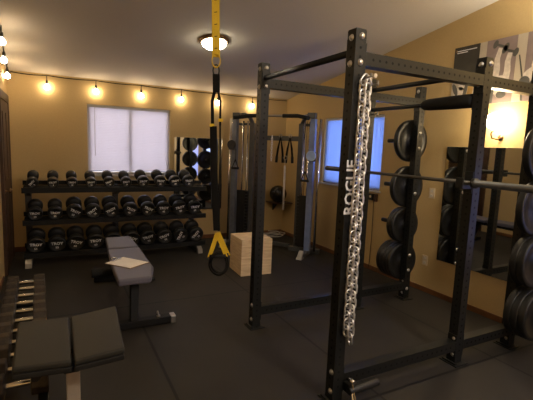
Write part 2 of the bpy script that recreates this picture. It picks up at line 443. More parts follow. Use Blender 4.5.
# J cups holding the bar
XBAR, ZBAR = D1 - S / 2 - .052, 1.41
for y in (0, W):
    bm = NB(); x = D1 - S / 2
    box(bm, (x - .006, y, ZBAR + .0), (.010, .07, .16)); box(bm, (x - .056, y, ZBAR - .031), (.10, .06, .030)); box(bm, (x - .104, y, ZBAR - .003), (.012, .06, .075))
    o = obj('j_cup', bm, M_powder, rack, bevel=.003)
    bm = NB(); box(bm, (x - .056, y, ZBAR - .0155), (.09, .055, .003)); obj('cup_liner', bm, M_foam, o)
# lock pins and hooks on the far middle post
for z, dx in ((H - .05, -.02), (H - .33, 0)):
    bm = NB(); cyl(bm, (D1 + dx, W - S / 2, z), (D1 + dx, W - S / 2 - .08, z), .008, seg=10); cyl(bm, (D1 + dx - .0, W - S / 2 - .08, z - .02), (D1 + dx, W - S / 2 - .08, z + .03), .007, seg=10)
    obj('lock_pin', bm, M_steel, rack)
# band peg low on the near post
bm = NB(); cyl(bm, (S / 2 - .0, -.10, .105), (.27, -.105, .115), .026, seg=20); o = obj('band_peg', bm, M_rubber, rack, bevel=.004, label='fat black rubber peg at the foot of the near post')
bm = NB(); cyl(bm, (.06, -.10, .115), (.0, -.20, .03), .007, seg=8); cyl(bm, (.06, -.10, .16), (.065, -.145, .04), .006, seg=8); cyl(bm, (.06, -.06, .165), (.06, -.12, .165), .014, seg=10); obj('hitch_pin', bm, M_chrome, rack)
bm = NB(); box(bm, (.07, -.066, .105), (.05, .09, .06)); obj('peg_bracket', bm, M_powder, rack, bevel=.003)
mesh_obj('maker_lettering', text_mesh('ROGUE', .098, .0022, .0005), M_white, rack, (-.006, -S / 2 - .0012, 1.385),
         (Matrix.Rotation(-PI / 2, 4, 'Y') @ Matrix.Rotation(PI / 2, 4, 'X')).to_euler())

# chain draped over a peg on the near post
PX, PZ = .026, 2.035
bm = NB(); cyl(bm, (PX, -S / 2, PZ - .012), (PX, -S / 2 - .105, PZ - .012), .006, seg=12); cyl(bm, (PX, -S / 2 - .104, PZ - .012), (PX, -S / 2 - .112, PZ - .012), .013, seg=12)
obj('chain_peg', bm, M_zinc, rack)
bm = NB(); cyl(bm, (S / 2, -.02, PZ + .0), (S / 2 + .07, -.02, PZ - .012), .009, seg=10); cyl(bm, (S / 2 + .07, -.02, PZ + .03), (S / 2 + .07, -.02, PZ - .04), .008, seg=10); obj('lock_pin', bm, M_steel, rack)
chain = thing('steel_chain', 'long silver steel lifting chain doubled over a peg on the near rack post', 'chain', (PX, -.072, PZ))
LW, LL, WR_ = .026, .046, .0062    # half width c-c, pitch, wire radius
def link_bm():
    bm = NB(); rr = .0205; hl = (LL + 2 * WR_) / 2 - rr + .006
    pts = smooth_arc((0, 0, hl), rr, 0, PI, 6) + smooth_arc((0, 0, -hl), rr, PI, 2 * PI, 6)
    tube(bm, pts, WR_, 7, closed=True); return bm
link0 = obj('chain_link', link_bm(), M_chain, chain)
first = True
def put_link(p, tilt, twist):
    global first
    if first: o = link0; first = False
    else: o = link0.copy(); COL.objects.link(o)
    o.location = p; o.rotation_euler = (Matrix.Rotation(tilt, 4, 'Y') @ Matrix.Rotation(twist, 4, 'Z')).to_euler()
path = [(-.0195, z) for z in [-1.535 + .0458 * i for i in range(33)]]
rad = .0195
ztop = path[-1][1]
na = 2
arc = [(-rad * math.cos(PI * (k + .5) / na), ztop + .03 + rad * math.sin(PI * (k + .5) / na)) for k in range(na)]
right = [(.0195, ztop - .008 - .046 * i) for i in range(34)]
allp = path + arc + right
for i, (x, z) in enumerate(allp):
    a = allp[max(0, i - 1)]; b = allp[min(len(allp) - 1, i + 1)]
    tilt = math.atan2(b[0] - a[0], b[1] - a[1])
    put_link((x + .0015 * math.sin(i * 2.1), 0, z), tilt, (R(8) if i % 2 else R(-82)) + random.uniform(-.1, .1))

# barbell
bar = thing('barbell', 'long grey steel barbell resting in the rack hooks', 'barbell', (XBAR, W / 2, ZBAR))
bm = NB(); cyl(bm, (0, -.655, 0), (0, .655, 0), .0142, seg=20); obj('shaft', bm, mat('dark_bar_steel', (.12, .115, .105), .4, .8), bar)
M_sleeve = mat('dull_sleeve_steel', (.10, .10, .095), .42, .75)
for s in (-1, 1):
    bm = NB(); lathe(bm, [(.0145, 0), (.037, 0), (.037, .03), (.025, .032), (.025, .445), (.02, .45), (0, .45)], align((0, s, 0), (0, s * .655, 0)), 24); obj('sleeve', bm, M_sleeve, bar)

# weight plates on the pegs
def plate_bm(r, th):
    bm = NB(); hole = .0262
    prof = [(hole, -th / 2), (.055, -th / 2), (.06, -th / 2 + .006), (r * .78, -th / 2 + .010), (r * .82, -th / 2 + .002), (r * .985, -th / 2), (r, -th / 2 + .006),
            (r, th / 2 - .006), (r * .985, th / 2), (r * .82, th / 2 - .002), (r * .78, th / 2 - .010), (.06, th / 2 - .006), (.055, th / 2), (hole, th / 2)]
    lathe(bm, prof, align((0, 1, 0)), 48, close=True); return bm
PL = {}
def plate(x, y, z, r, th, label, group):
    key = (r, th)
    if key not in PL:
        o = obj('weight_plate', plate_bm(r, th), M_plate); PL[key] = o
    else:
        o = PL[key].copy(); COL.objects.link(o)
    o.location = (x, y, z - .0027); tag(o, label, 'weight plate', group); return o
gE = 'weight plates on the far rear rack post'; gD = 'weight plates on the near rear rack post'
xe = D1 + D2; ye = W + S / 2 + .012
plate(xe, ye + .035, PEGS_E[0], .225, .055, 'black weight plate on the topmost peg of the far rear rack post', gE)
plate(xe, ye + .040, PEGS_E[1], .225, .055, 'black weight plate second from the top of the far rear rack post', gE)
plate(xe, ye + .028, PEGS_E[2], .196, .045, 'inner smaller black weight plate on the third peg of the far rear post', gE)
plate(xe, ye + .076, PEGS_E[2], .196, .045, 'outer smaller black weight plate on the third peg of the far rear post', gE)
for i, nm in enumerate(('innermost', 'second', 'third', 'outermost')):
    plate(xe, ye + .026 + i * .052, PEGS_E[3], .206, .05, nm + ' black weight plate of the thick stack on the lowest far rear peg', gE)
yd = -S / 2 - .012
plate(xe, yd - .04, PEGS_D[0], .222, .055, 'black weight plate on the topmost peg at the right edge of the rack', gD)
plate(xe, yd - .04, PEGS_D[1], .222, .055, 'black weight plate on the right edge behind the barbell end', gD)
plate(xe, yd - .032, PEGS_D[2], .210, .055, 'inner black weight plate on the second lowest peg of the right edge post', gD)
plate(xe, yd - .09, PEGS_D[2], .210, .055, 'outer black weight plate on the second lowest peg of the right edge post', gD)
for i, nm in enumerate(('inner', 'middle', 'outer')):
    plate(xe, yd - .032 - i * .058, PEGS_D[3], .206, .055, nm + ' black weight plate on the lowest peg at the right edge', gD)

# ================================================================== DUMBBELL RACK
rk = thing('dumbbell_rack', 'long black three-tier dumbbell rack along the window wall', 'dumbbell rack', (-.77, 4.05, 0))
YF, YK = -.20, .06          # front / back rail offsets
TIERS = [('top', .955), ('middle', .545), ('bottom', .125)]
RX0, RX1 = -1.165, 1.225
for x in (-1.11, -.03, 1.10):
    bm = NB(); box(bm, (x, .14, .50), (.075, .06, 1.0)); obj('rack_upright', bm, M_greyf, rk, bevel=.004)
    bm = NB(); box(bm, (x, .02, .035), (.075, .62, .05)); f = obj('rack_foot', bm, M_greyf, rk, bevel=.004)
    bm = NB(); hexa(bm, [(x - .036, -.36, .001), (x + .036, -.36, .001), (x + .036, -.285, .001), (x - .036, -.285, .001), (x - .036, -.35, .06), (x + .036, -.35, .06), (x + .036, -.285, .10), (x - .036, -.285, .10)]); obj('foot_cap', bm, M_steel, f, bevel=.003, label='silver foot end cap')
for nm, z in TIERS:
    bm = NB(); box(bm, ((RX0 + RX1) / 2, YF, z), (RX1 - RX0, .035, .065)); box(bm, ((RX0 + RX1) / 2, YK, z + .075), (RX1 - RX0, .035, .055))
    a = math.atan2(.075, YK - YF)
    box(bm, ((RX0 + RX1) / 2, (YF + YK) / 2, z + .012), (RX1 - RX0 - .02, .23, .004), rotm(a))
    o = obj('shelf', bm, M_shelf, rk, bevel=.003)
    for x in (-1.11, -.03, 1.10):
        bm = NB(); prism(bm, [(x - .034, YF + .02, z - .03), (x - .034, YF + .02, z - .0), (x - .034, .11, z + .05), (x - .034, .11, z - .10)], (.068, 0, 0)); obj('shelf_bracket', bm, M_powder, o, bevel=.002)
TILT = math.atan2(.075, YK - YF)
TOPX = [32.5, 53, 72, 91, 109, 126, 143, 160, 175.5, 189.5]
rowx = {'top': [-1.813, -1.587, -1.369, -1.143, -.92, -.701, -.474, -.238, -.03, .175],
        'middle': [-1.796, -1.573, -1.347, -1.124, -.898, -.649, -.411, -.190, .045, .270],
        'bottom': [-1.797, -1.56, -1.337, -1.099, -.876, -.637, -.41, -.174, .062, .300]}
rowR = {'top': [.066, .066, .066, .066, .070, .070, .078, .080, .082, .084],
        'middle': [.086, .086, .097, .097, .099, .099, .101, .101, .103, .103],
        'bottom': [.105, .105, .107, .107, .108, .108, .109, .109, .110, .110]}
rowA = {'top': [-50, -8, 0, -5, -25, -10, -5, 3, -10, -5], 'middle': [0, 3, 28, -40, -30, 25, 25, 0, -15, -3], 'bottom': [3, 0, 15, -3, 5, 20, -15, -22, -70, -55]}
LB = [5, 10, 15, 20, 25, 30, 35, 40, 45, 50, 55, 60, 65, 70, 75]
brand_me = {}
def round_dumbbell(Rr, lb):
    t = thing('round_dumbbell', 'x', 'dumbbell', group='dumbbells on the three-tier rack')
    hl, hd = .065, .095         # half handle, head length
    bm = NB(); lathe(bm, [(.014, -hl), (.0165, -hl * .5), (.0175, 0), (.0165, hl * .5), (.014, hl)], align((0, 1, 0)), 16)
    obj('handle', bm, M_chrome, t)
    for s in (-1, 1):
        bm = NB(); prof = [(0, hl), (.03, hl), (Rr * .82, hl + .006), (Rr, hl + .022), (Rr, hl + hd - .012), (Rr * .93, hl + hd - .002), (Rr * .80, hl + hd), (Rr * .78, hl + hd - .003), (0, hl + hd - .003)]
        lathe(bm, prof, align((0, s, 0)), 24)
        hdo = obj('weight_head', bm, M_rubber, t)
        if s < 0:
            if Rr not in brand_me: brand_me[Rr] = text_mesh('TROY', Rr * .50, Rr * .012, .0004)
            mesh_obj('brand_lettering', brand_me[Rr], M_white, hdo, (0, -hl - hd + .0022, Rr * .12), (PI / 2, 0, 0))
            mesh_obj('weight_number', text_mesh(str(lb), Rr * .36, Rr * .006, .0004), M_white, hdo, (0, -hl - hd + .0022, -Rr * .42), (PI / 2, 0, 0))
    return t
k = 0
for nm, z in TIERS:
    for pair in range(5):
        lb = LB[{'top': 0, 'middle': 5, 'bottom': 10}[nm] + pair]
        root = None
        for q in range(2):
            i = pair * 2 + q
            Rr = rowR[nm][i]
            rot = (Matrix.Rotation(TILT, 4, 'X') @ Matrix.Rotation(R(rowA[nm][i]), 4, 'Y')).to_euler()
            # rest on the rails: centre above the rail line by R plus half rail height
            mid = Vector((0, (YF + YK) / 2 - .0, z + .0375 + .030)); nrm = Vector((0, -math.sin(TILT), math.cos(TILT)))
            p = mid + nrm * (Rr + .008)
            loc = (rowx[nm][i], 4.05 + p.y, p.z)
            if root is None or abs(rowR[nm][i] - rowR[nm][i - 1]) > 1e-6:
                root = o = round_dumbbell(Rr, lb); o.location = loc; o.rotation_euler = rot
            else: o = dup(root, loc, rot)
            o['label'] = 'black round dumbbell, %s from the left on the %s shelf of the rack' % (ORD[i], nm)

# ================================================================== HEX DUMBBELLS ON A LOW RACK BY THE LEFT WALL
HX = -1.815
lr = thing('saddle_rack', 'low black rack along the left wall carrying the hex dumbbells', 'dumbbell rack', (HX + .025, 1.35, 0), (0, 0, R(1.6)))
for x in (-.115, .115):
    bm = NB(); box(bm, (x, 0, .215), (.05, 2.05, .03)); obj('rail', bm, M_powder, lr, bevel=.003)
    for y in (-.78, .95):
        bm = NB(); box(bm, (x, y, .10), (.04, .04, .198)); obj('leg', bm, M_powder, lr, bevel=.003)
for y in (-.78, .95):
    bm = NB(); box(bm, (0, y, .05), (.19, .03, .03)); obj('brace', bm, M_powder, lr, bevel=.003)
M_hexhead = mat('worn_iron_head', (.040, .028, .018), .55, .15, var=.3, scale=40)
hx = thing('hex_dumbbell', 'x', 'dumbbell', group='hex dumbbells in a row by the left wall')
bm = NB(); lathe(bm, [(.0145, -.065), (.0165, -.03), (.017, 0), (.0165, .03), (.0145, .065)], align((1, 0, 0)), 16); obj('handle', bm, M_chrome, hx)
for s in (-1, 1):
    bm = NB(); cyl(bm, (s * .060, 0, 0), (s * .145, 0, 0), .071, seg=6, phase=0 if True else 0)
    obj('weight_head', bm, M_hexhead, hx, bevel=.008, seg=3)
for i in range(11):
    y = 2.225 - .177 * i
    o = hx if i == 0 else dup(hx)
    o.location = (HX + .005 * i + .002 * ((i * 7) % 3 - 1), y, .2305 + .0625); 
    o['label'] = 'chrome-handled hex dumbbell by the left wall, %s from the row\'s far end' % ORD[i]

# ================================================================== BENCHES
def pad_bm(pts, z0, th, slope=(0, 0)):
    """rounded pad from plan points; slope adds z per x,y"""
    bm = NB(); f = lambda p, z: (p[0], p[1], z + slope[0] * (p[0] - pts[0][0]) + slope[1] * (p[1] - pts[0][1]))
    prism(bm, [f(p, z0) for p in pts], (0, 0, th)); return bm
b2 = thing('weight_bench', 'flat adjustable bench with grey pads and a sheet of paper on it', 'bench', (-.95, 2.2, 0))
def L2(x, y): return (x + .95, y - 2.2)
obj('backrest', pad_bm([L2(-1.125, 1.455), L2(-.855, 1.455), L2(-.775, 1.75), L2(-.765, 2.50), L2(-1.095, 2.50), L2(-1.125, 1.75)], .415, .06), M_vinyl_grey, b2, bevel=.018, seg=3)
obj('seat_pad', pad_bm([L2(-1.085, 2.545), L2(-.765, 2.545), L2(-.79, 2.99), L2(-1.065, 2.99)], .415, .06, (0, .05)), M_vinyl_grey, b2, bevel=.018, seg=3)
bm = NB(); box(bm, (0, .05, .38), (.07, 1.2, .06)); o = obj('spine', bm, M_shelf, b2, bevel=.004)
bm = NB(); box(bm, (0, .05, .412), (.2, .9, .006)); obj('pad_plate', bm, M_shelf, o, bevel=.002)
bm = NB(); hexa(bm, [(-.065, -.68, .07), (-.005, -.68, .07), (-.005, -.62, .07), (-.065, -.62, .07), (-.05, -.60, .36), (.02, -.60, .36), (.02, -.52, .36), (-.05, -.52, .36)]); obj('leg', bm, M_shelf, b2, bevel=.004, label='front leg')
bm = NB(); hexa(bm, [(-.04, .66, .07), (.04, .66, .07), (.04, .74, .07), (-.04, .74, .07), (-.04, .54, .36), (.04, .54, .36), (.04, .62, .36), (-.04, .62, .36)]); obj('leg', bm, M_shelf, b2, bevel=.004)
bm = NB(); box(bm, (-.02, -.655, .04), (.60, .075, .06)); f1 = obj('base_foot', bm, M_shelf, b2, bevel=.004)
for s in (-1, 1):
    bm = NB(); box(bm, (-.02 + s * .322, -.655, .036), (.045, .085, .07)); obj('foot_cap', bm, M_steel if s > 0 else M_rubber, f1, bevel=.006)
bm = NB(); cyl(bm, (.16, -.655, .0722), (.19, -.655, .0722), .012, seg=10); tube(bm, smooth_arc((.17, -.655, .085), .03, 0, PI, 8, (0, 1, 0), (0, 0, 1)), .006, 8); obj('handle', bm, M_steel, f1)
bm = NB(); box(bm, (0, .70, .04), (.5, .075, .06)); obj('base_foot', bm, M_shelf, b2, bevel=.004)
bm = NB(); cyl(bm, (-.33, -.09, .35), (-.05, -.09, .35), .042, seg=20); obj('foam_roller', bm, M_foam, b2, bevel=.006)
bm = NB(); cyl(bm, (.03, -.55, .37), (.14, -.55, .385), .012, seg=10); cyl(bm, (.12, -.55, .385), (.16, -.55, .39), .02, seg=10); obj('adjust_knob', bm, M_rubber, b2)

b1 = thing('weight_bench', 'black two-pad bench on a silver post in the near left corner', 'bench', (-1.515, .3, 0))
def L1(x, y): return (x + 1.515, y - .3)
M_pad_base = mat('black_pad_board', (.006, .006, .006), .7)
def pad(name, pts, slope):
    o = obj(name, pad_bm(pts, .568, .032, slope), M_vinyl_black, b1, bevel=.010, seg=3)
    c = Vector((sum(p[0] for p in pts) / 4, sum(p[1] for p in pts) / 4))
    bm = NB(); f = lambda p, z: (p[0], p[1], z + slope[0] * (p[0] - pts[0][0]))
    prism(bm, [f(p, .540) for p in pts], (0, 0, .028)); obj('pad_board', bm, M_pad_base, o, bevel=.006)
pad('seat_pad', [L1(-1.752, .045), L1(-1.517, .015), L1(-1.512, .53), L1(-1.762, .56)], (0, 0))
pad('backrest', [L1(-1.505, .01), L1(-1.288, -.01), L1(-1.258, .53), L1(-1.505, .53)], (.115, 0))
bm = NB(); box(bm, (0, -.02, .5195), (.36, .05, .038)); box(bm, (0, -.02, .50), (.07, .34, .03)); o = obj('pad_bracket', bm, M_powder, b1, bevel=.004)
bm = NB(); cyl(bm, (-.15, -.20, .50), (-.15, -.06, .50), .02, seg=12); obj('knob', bm, M_rubber, o, bevel=.003)
bm = NB(); box(bm, (.008, -.11, .265), (.062, .062, .44)); obj('post', bm, M_post, b1, bevel=.004, label='square silver post')
bm = NB(); box(bm, (.008, -.05, .03), (.08, .36, .05)); o = obj('base_bar', bm, M_post, b1, bevel=.004)
for y in (-.26, .13):
    bm = NB(); box(bm, (.005, y, .03), (.29, .055, .056)); obj('base_foot', bm, M_powder, b1, bevel=.004)

cb = thing('clipboard', 'clipboard with white sheets lying askew across the grey bench pad', 'clipboard', (-.985, 1.92, .4765))
bm = NB(); pts = [(-.19, .045), (-.005, .205), (.195, -.055), (.0, -.195)]
prism(bm, [(x, y, 0) for x, y in pts], (0, 0, .004)); obj('board', bm, mat('brown_hardboard', (.30, .20, .11), .6), cb)
bm = NB(); c = V(0, 0, 0)
prism(bm, [(x * .96, y * .96, .0042) for x, y in pts], (0, 0, .003)); obj('paper', bm, M_paper, cb)
d = Vector((pts[1][0] - pts[0][0], pts[1][1] - pts[0][1], 0)); a = math.atan2(d.y, d.x); mp = Vector(((pts[0][0] + pts[1][0]) / 2, (pts[0][1] + pts[1][1]) / 2, 0))
bm = NB(); box(bm, (mp.x + .015, mp.y - .02, .012), (.11, .03, .009), rotm(0, 0, a)); tube(bm, smooth_arc((mp.x + .005, mp.y - .008, .014), .03, 0, PI, 8, (math.cos(a), math.sin(a), 0), (-math.sin(a), math.cos(a), .4)), .005, 8); obj('clip', bm, M_chrome, cb)

# ================================================================== PLYO BOX
pb = thing('plyo_box', 'raw plywood jump box standing behind the far rack post', 'box', (.672, 2.685, 0), (0, 0, R(-3)))
bw, bd, bh, tt = .415, .42, .462, .019
def ply_panel(name, c, s):
    bm = NB(); box(bm, c, s); obj(name, bm, M_ply, pb, bevel=.002)
ply_panel('front_panel', (0, -bd / 2 + tt / 2, bh / 2), (bw, tt, bh)); ply_panel('back_panel', (0, bd / 2 - tt / 2, bh / 2), (bw, tt, bh))
for s in (-1, 1): ply_panel('side_panel', (s * (bw / 2 - tt / 2), 0, bh / 2), (tt, bd - 2 * tt - .001, bh))
ply_panel('top_panel', (0, 0, bh - tt / 2), (bw - 2 * tt - .001, bd - 2 * tt - .001, tt))

# ================================================================== SUSPENSION TRAINER
sx, sy = -.49, .95
tr = thing('suspension_trainer', 'yellow and black suspension training straps hanging from the ceiling', 'suspension trainer', (sx, sy, 0))
wd = V(.94, -.34, 0).normalized(); nd = V(.34, .94, 0).normalized()
ztop = zceil(sy)
bm = NB(); ribbon(bm, [(0, 0, ztop - .02), (0, 0, 2.6), (0, 0, 2.24)], wd, .056, .004)
for i in range(9):
    z = 2.30 + i * .083
    a = wd * .010
    for s in (-1,):
        c = V(0, 0, z) + nd * s * .0028; poly(bm, [c - a + V(0, 0, -.003), c + a + V(0, 0, .001), c + a + V(0, 0, .007), c - a + V(0, 0, .003)], 1)
st = obj('anchor_strap', bm, [M_yellow, M_hole], tr, label='yellow anchor strap')
bm = NB(); lathe(bm, [(0, 0), (.035, 0), (.035, .012), (0, .012)], align((0, 0, 1), (0, 0, ztop - .012 - .006)), 16); tube(bm, smooth_arc((0, 0, ztop - .02), .022, PI, 2 * PI, 8, wd, (0, 0, 1)), .005, 8); obj('ceiling_mount', bm, M_zinc, tr)
bm = NB(); ribbon(bm, smooth_arc((0, 0, 2.215), .030, 0, 2 * PI, 20, wd, (0, 0, 1.6))[:-1], nd, .03, .007, closed=True); obj('anchor_loop', bm, M_yellow, tr)
bm = NB(); tube(bm, smooth_arc((0, 0, 2.145), .022, 0, 2 * PI, 16, wd, (0, 0, 1.9))[:-1], .006, 8, closed=True); obj('carabiner', bm, M_powder, tr)
bm = NB(); ribbon(bm, [(0, 0, 2.12), (0, 0, 2.05), (0, 0, 1.99)], wd, .052, .022); obj('equalizer_loop', bm, M_black_web, tr)
for s, x0, wdt, th in ((-1, -.030, .024, .012), (1, .030, .016, .006)):
    bm = NB(); p = lambda off, z: tuple(wd * off) [:2] + (z,)
    q = -.018 if s < 0 else .026
    ribbon(bm, [p(s * .012, 2.0), p(x0, 1.93), p(q - .012 if s < 0 else q, 1.75)], wd, wdt, th)
    o = obj('main_strap', bm, M_black_web, tr)
    bm = NB(); box(bm, p(q - .015 if s < 0 else q + .004, 1.752 if s < 0 else 1.79), (.035, .02, .022), rotm(0, 0, math.atan2(wd.y, wd.x))); obj('cam_buckle', bm, M_yellow, o, bevel=.003)
    bm = NB()
    if s < 0: ribbon(bm, [p(-.024, 1.745), p(-.022, 1.4), p(-.004, .955)], wd, .052, .018); ribbon(bm, [p(-.018, 1.745) + V(0, 0, 0) if False else p(-.018, 1.745), p(-.012, 1.2), p(.002, .96)], wd, .03, .026)
    else: ribbon(bm, [p(.026, 1.75), p(.024, 1.4), p(.010, .95)], wd, .013, .006)
    obj('adjuster_strap', bm, M_black_web, tr)
for s, off in ((-1, -.004), (1, .010)):
    c = V(wd.x * off, wd.y * off, .905) + nd * (s * .014)
    pl = c + wd * (-.062 - s * .004) + V(0, 0, -.150); pr = c + wd * (.072 + s * .004) + V(0, 0, -.150)
    bm = NB(); top = c + V(0, 0, .03)
    for q_, sg in ((pl, 1), (pr, -1)): ribbon(bm, [top, q_], (wd + V(0, 0, .43 * sg)).normalized(), .036, .005)
    h_ = obj('handle_strap', bm, M_yellow, tr)
    bm = NB(); cyl(bm, pl, pr, .015, seg=14); obj('grip', bm, M_foam, h_)
    bm = NB(); cc = (pl + pr) / 2; pts = [cc + wd * .066 * math.cos(a) + V(0, 0, -.062 + .085 * math.sin(a)) + nd * .02 * math.sin(a * 2) for a in [2 * PI * i / 24 for i in range(24)]]
    ribbon(bm, pts, nd, .035, .012, closed=True); obj('foot_cradle', bm, M_black_web, tr)

mrot = Matrix.Rotation(R(-1.8), 4, nd); piv = V(sx, sy, 1.75)
tr.matrix_world = Matrix.Translation(piv) @ mrot @ Matrix.Translation(-piv) @ Matrix.Translation(V(sx, sy, 0))
# ================================================================== STRING LIGHTS
sl = thing('string_lights', 'string of glowing round bulbs on a dark cord along the ceiling edge', 'string lights', (0, YB - .03, 2.49))
def Ls(p): return (p[0], p[1] - (YB - .03), p[2] - 2.49)
bx = [-1.631, -1.003, -.365, .259, .88, 1.52]
pts = []
for i in range(14):
    y = 1.6 + (YB - .03 - 1.6) * i / 13; pts.append(Ls((XL + .035 + .05 * (4.2 - min(4.2, y)), y, zceil(y) - .045)))
kx = [-2.05] + bx + [2.2]
for a, b in zip(kx[:-1], kx[1:]):
    for j in range(6):
        f = j / 6; pts.append(Ls((a + (b - a) * f, YB - .03, 2.472 - .012 * math.sin(PI * f))))
pts.append(Ls((2.22, YB - .03, 2.470)))
bm = NB(); tube(bm, pts, .0065, 6); obj('cord', bm, M_black_web, sl)
def bulb_at(p):
    bm = NB(); cyl(bm, Ls((p[0], p[1], p[2] + .15)), Ls((p[0], p[1], p[2] + .075)), .005, seg=8); cyl(bm, Ls((p[0], p[1], p[2] + .085)), Ls((p[0], p[1], p[2] + .035)), .013, .017, seg=12)
    s = obj('bulb_socket', bm, M_rubber, sl)
    bm = NB(); lathe(bm, [(.013, .036), (.016, .026), (.030, .008), (.034, -.008), (.030, -.024), (.018, -.036), (0, -.040)], Matrix.Translation(Ls(p)), 18); obj('bulb', bm, M_bulb, s)
for x in bx: bulb_at((x, YB - .05, 2.318))
for y, dx in ((4.20, .045), (3.60, .068), (3.02, .108)): bulb_at((XL + dx, y, zceil(y) - .19))

# ================================================================== CEILING LIGHT, WALL LAMP
ang = math.atan(SL)
lt = thing('ceiling_light', 'glowing flush dome ceiling light with a bronze rim', 'ceiling light', (.085, 2.63, zceil(2.63)), (-ang, 0, 0))
bm = NB(); lathe(bm, [(0, 0), (.172, 0), (.172, -.012), (.163, -.028), (.150, -.036), (.145, -.03), (.14, -.01), (0, -.01)], None, 40); obj('rim', bm, M_bronze, lt)
bm = NB(); lathe(bm, [(.143, -.034), (.135, -.055), (.11, -.078), (.07, -.093), (.03, -.099), (0, -.10)], None, 40); obj('glass_dome', bm, M_dome, lt)
wl = thing('wall_lamp', 'bright frosted globe lamp on the right wall between poster and mirror', 'wall lamp', (XR, .51, 1.94))
bm = NB(); lathe(bm, [(.0, .078)] + [(.078 * math.sin(PI * i / 12), .078 * math.cos(PI * i / 12)) for i in range(1, 12)] + [(0, -.078)], Matrix.Translation((-.125, 0, 0)), 28); obj('globe', bm, M_globe, wl)
bm = NB(); tube(bm, [(-.004, .0, -.15), (-.04, 0.01, -.17), (-.11, 0.02, -.16), (-.135, 0.02, -.12), (-.125, 0, -.075)], .008, 8); lathe(bm, [(0, 0), (.026, 0), (.026, .012), (0, .012)], align((-1, 0, 0), (-.0005, 0, -.15)), 16); obj('arm', bm, M_bronze, wl)

# ================================================================== MIRRORS, POSTER, OUTLETS, WALL DEVICE
bm = NB(); box(bm, (XR - .006, .48, 1.06), (.008, 1.23, 1.27)); tag(obj('wall_mirror', bm, [M_mirror], bevel=.002), 'wide frameless mirror on the right wall behind the rack', 'mirror')
bm = NB(); box(bm, (.58, YB - .018, 1.12), (.84, .008, 1.20)); tag(obj('wall_mirror', bm, [M_mirror], bevel=.002), 'frameless mirror on the far wall right of the dumbbell rack', 'mirror')
# poster: flat sheet with printed areas
po = thing('poster', 'wide wall poster with a dark text panel and figures lifting dumbbells', 'poster', (XR, .66, 2.425))
PM = [mat('poster_beige', (.50, .43, .33), .4, var=.05), mat('poster_dark', (.035, .030, .022), .4), mat('poster_mauve', (.27, .205, .19), .4, var=.08), mat('poster_skin', (.66, .58, .50), .4, var=.15, scale=30), M_white, mat('poster_grey', (.10, .095, .085), .4), mat('poster_gold', (.45, .27, .07), .4, var=.2)]
bm = NB(); box(bm, (-.0035, 0, 0), (.006, .91, .61))
def P2(pts, mi, off): # pts in (right, up): right on the sheet = -y
    poly(bm, [(-.0068 - off * .0006, -a, b) for a, b in pts], mi)
def blob(cx, cy, rx, ry, mi, off, a=0, n=14):
    P2([(cx + rx * math.cos(t_) * math.cos(a) - ry * math.sin(t_) * math.sin(a), cy + rx * math.cos(t_) * math.sin(a) + ry * math.sin(t_) * math.cos(a)) for t_ in [2 * PI * i / n for i in range(n)]], mi, off)
P2([(-.455, -.02), (-.165, -.02), (-.165, .305), (-.455, .305)], 1, 0)
P2([(-.455, -.305), (-.165, -.305), (-.165, -.02), (-.455, -.02)], 0, 0)
P2([(-.09, -.305), (.21, -.305), (.21, .305), (-.09, .305)], 2, 0)
P2([(.30, -.305), (.455, -.305), (.455, .305), (.30, .305)], 2, 0)
for x0, x1, yy in ((-.425, -.20, .262), (-.425, -.30, .243)): P2([(x0, yy), (x1, yy), (x1, yy + .008), (x0, yy + .008)], 4, 1)
P2([(-.435, .255), (-.428, .255), (-.428, .282), (-.435, .282)], 6, 1)
blob(-.33, -.09, .045, .055, 3, 1); blob(-.35, -.20, .075, .095, 3, 1); P2([(-.28, -.30), (-.22, -.30), (-.19, -.04), (-.25, -.04)], 6, 1); blob(-.41, -.13, .025, .07, 5, 2, .4); blob(-.29, -.16, .02, .12, 5, 2, -.2)
# a lifter lying back, both arms pressing dumbbells up
def limb(pts, w0, w1, mi, off):
    L_ = []; R_ = []
    for k, (x, y) in enumerate(pts):
        a = pts[max(0, k - 1)]; b = pts[min(len(pts) - 1, k + 1)]; d = Vector((b[0] - a[0], b[1] - a[1])).normalized(); w_ = w0 + (w1 - w0) * k / (len(pts) - 1)
        L_.append((x - d.y * w_, y + d.x * w_)); R_.append((x + d.y * w_, y - d.x * w_))
    P2(L_ + R_[::-1], mi, off)
blob(.045, -.13, .125, .085, 3, 1, .25)
limb([(.02, -.10), (.035, .02), (.03, .12), (.055, .215)], .036, .022, 3, 2)
limb([(.125, -.12), (.14, -.01), (.135, .08), (.15, .155)], .036, .022, 3, 2)
blob(.085, -.20, .048, .055, 3, 2); blob(.10, -.225, .05, .035, 5, 3)
limb([(-.02, -.13), (.01, -.19), (.0, -.30)], .012, .02, 5, 3)
for cx, cy in ((.055, .235), (.15, .172)):
    limb([(cx - .05, cy + .02), (cx + .05, cy - .02)], .011, .011, 5, 3)
    for q_ in (-1, 1): blob(cx + q_ * .055, cy - q_ * .022, .024, .040, 5, 4, -.35)
limb([(.30, -.30), (.285, -.08), (.24, .12)], .010, .006, 5, 2)
blob(.37, -.07, .10, .06, 3, 2, .5); blob(.31, -.13, .05, .05, 5, 3); blob(.41, .01, .05, .07, 3, 3); blob(.36, -.17, .06, .03, 5, 4, .3)
obj('printed_sheet', bm, PM, po)
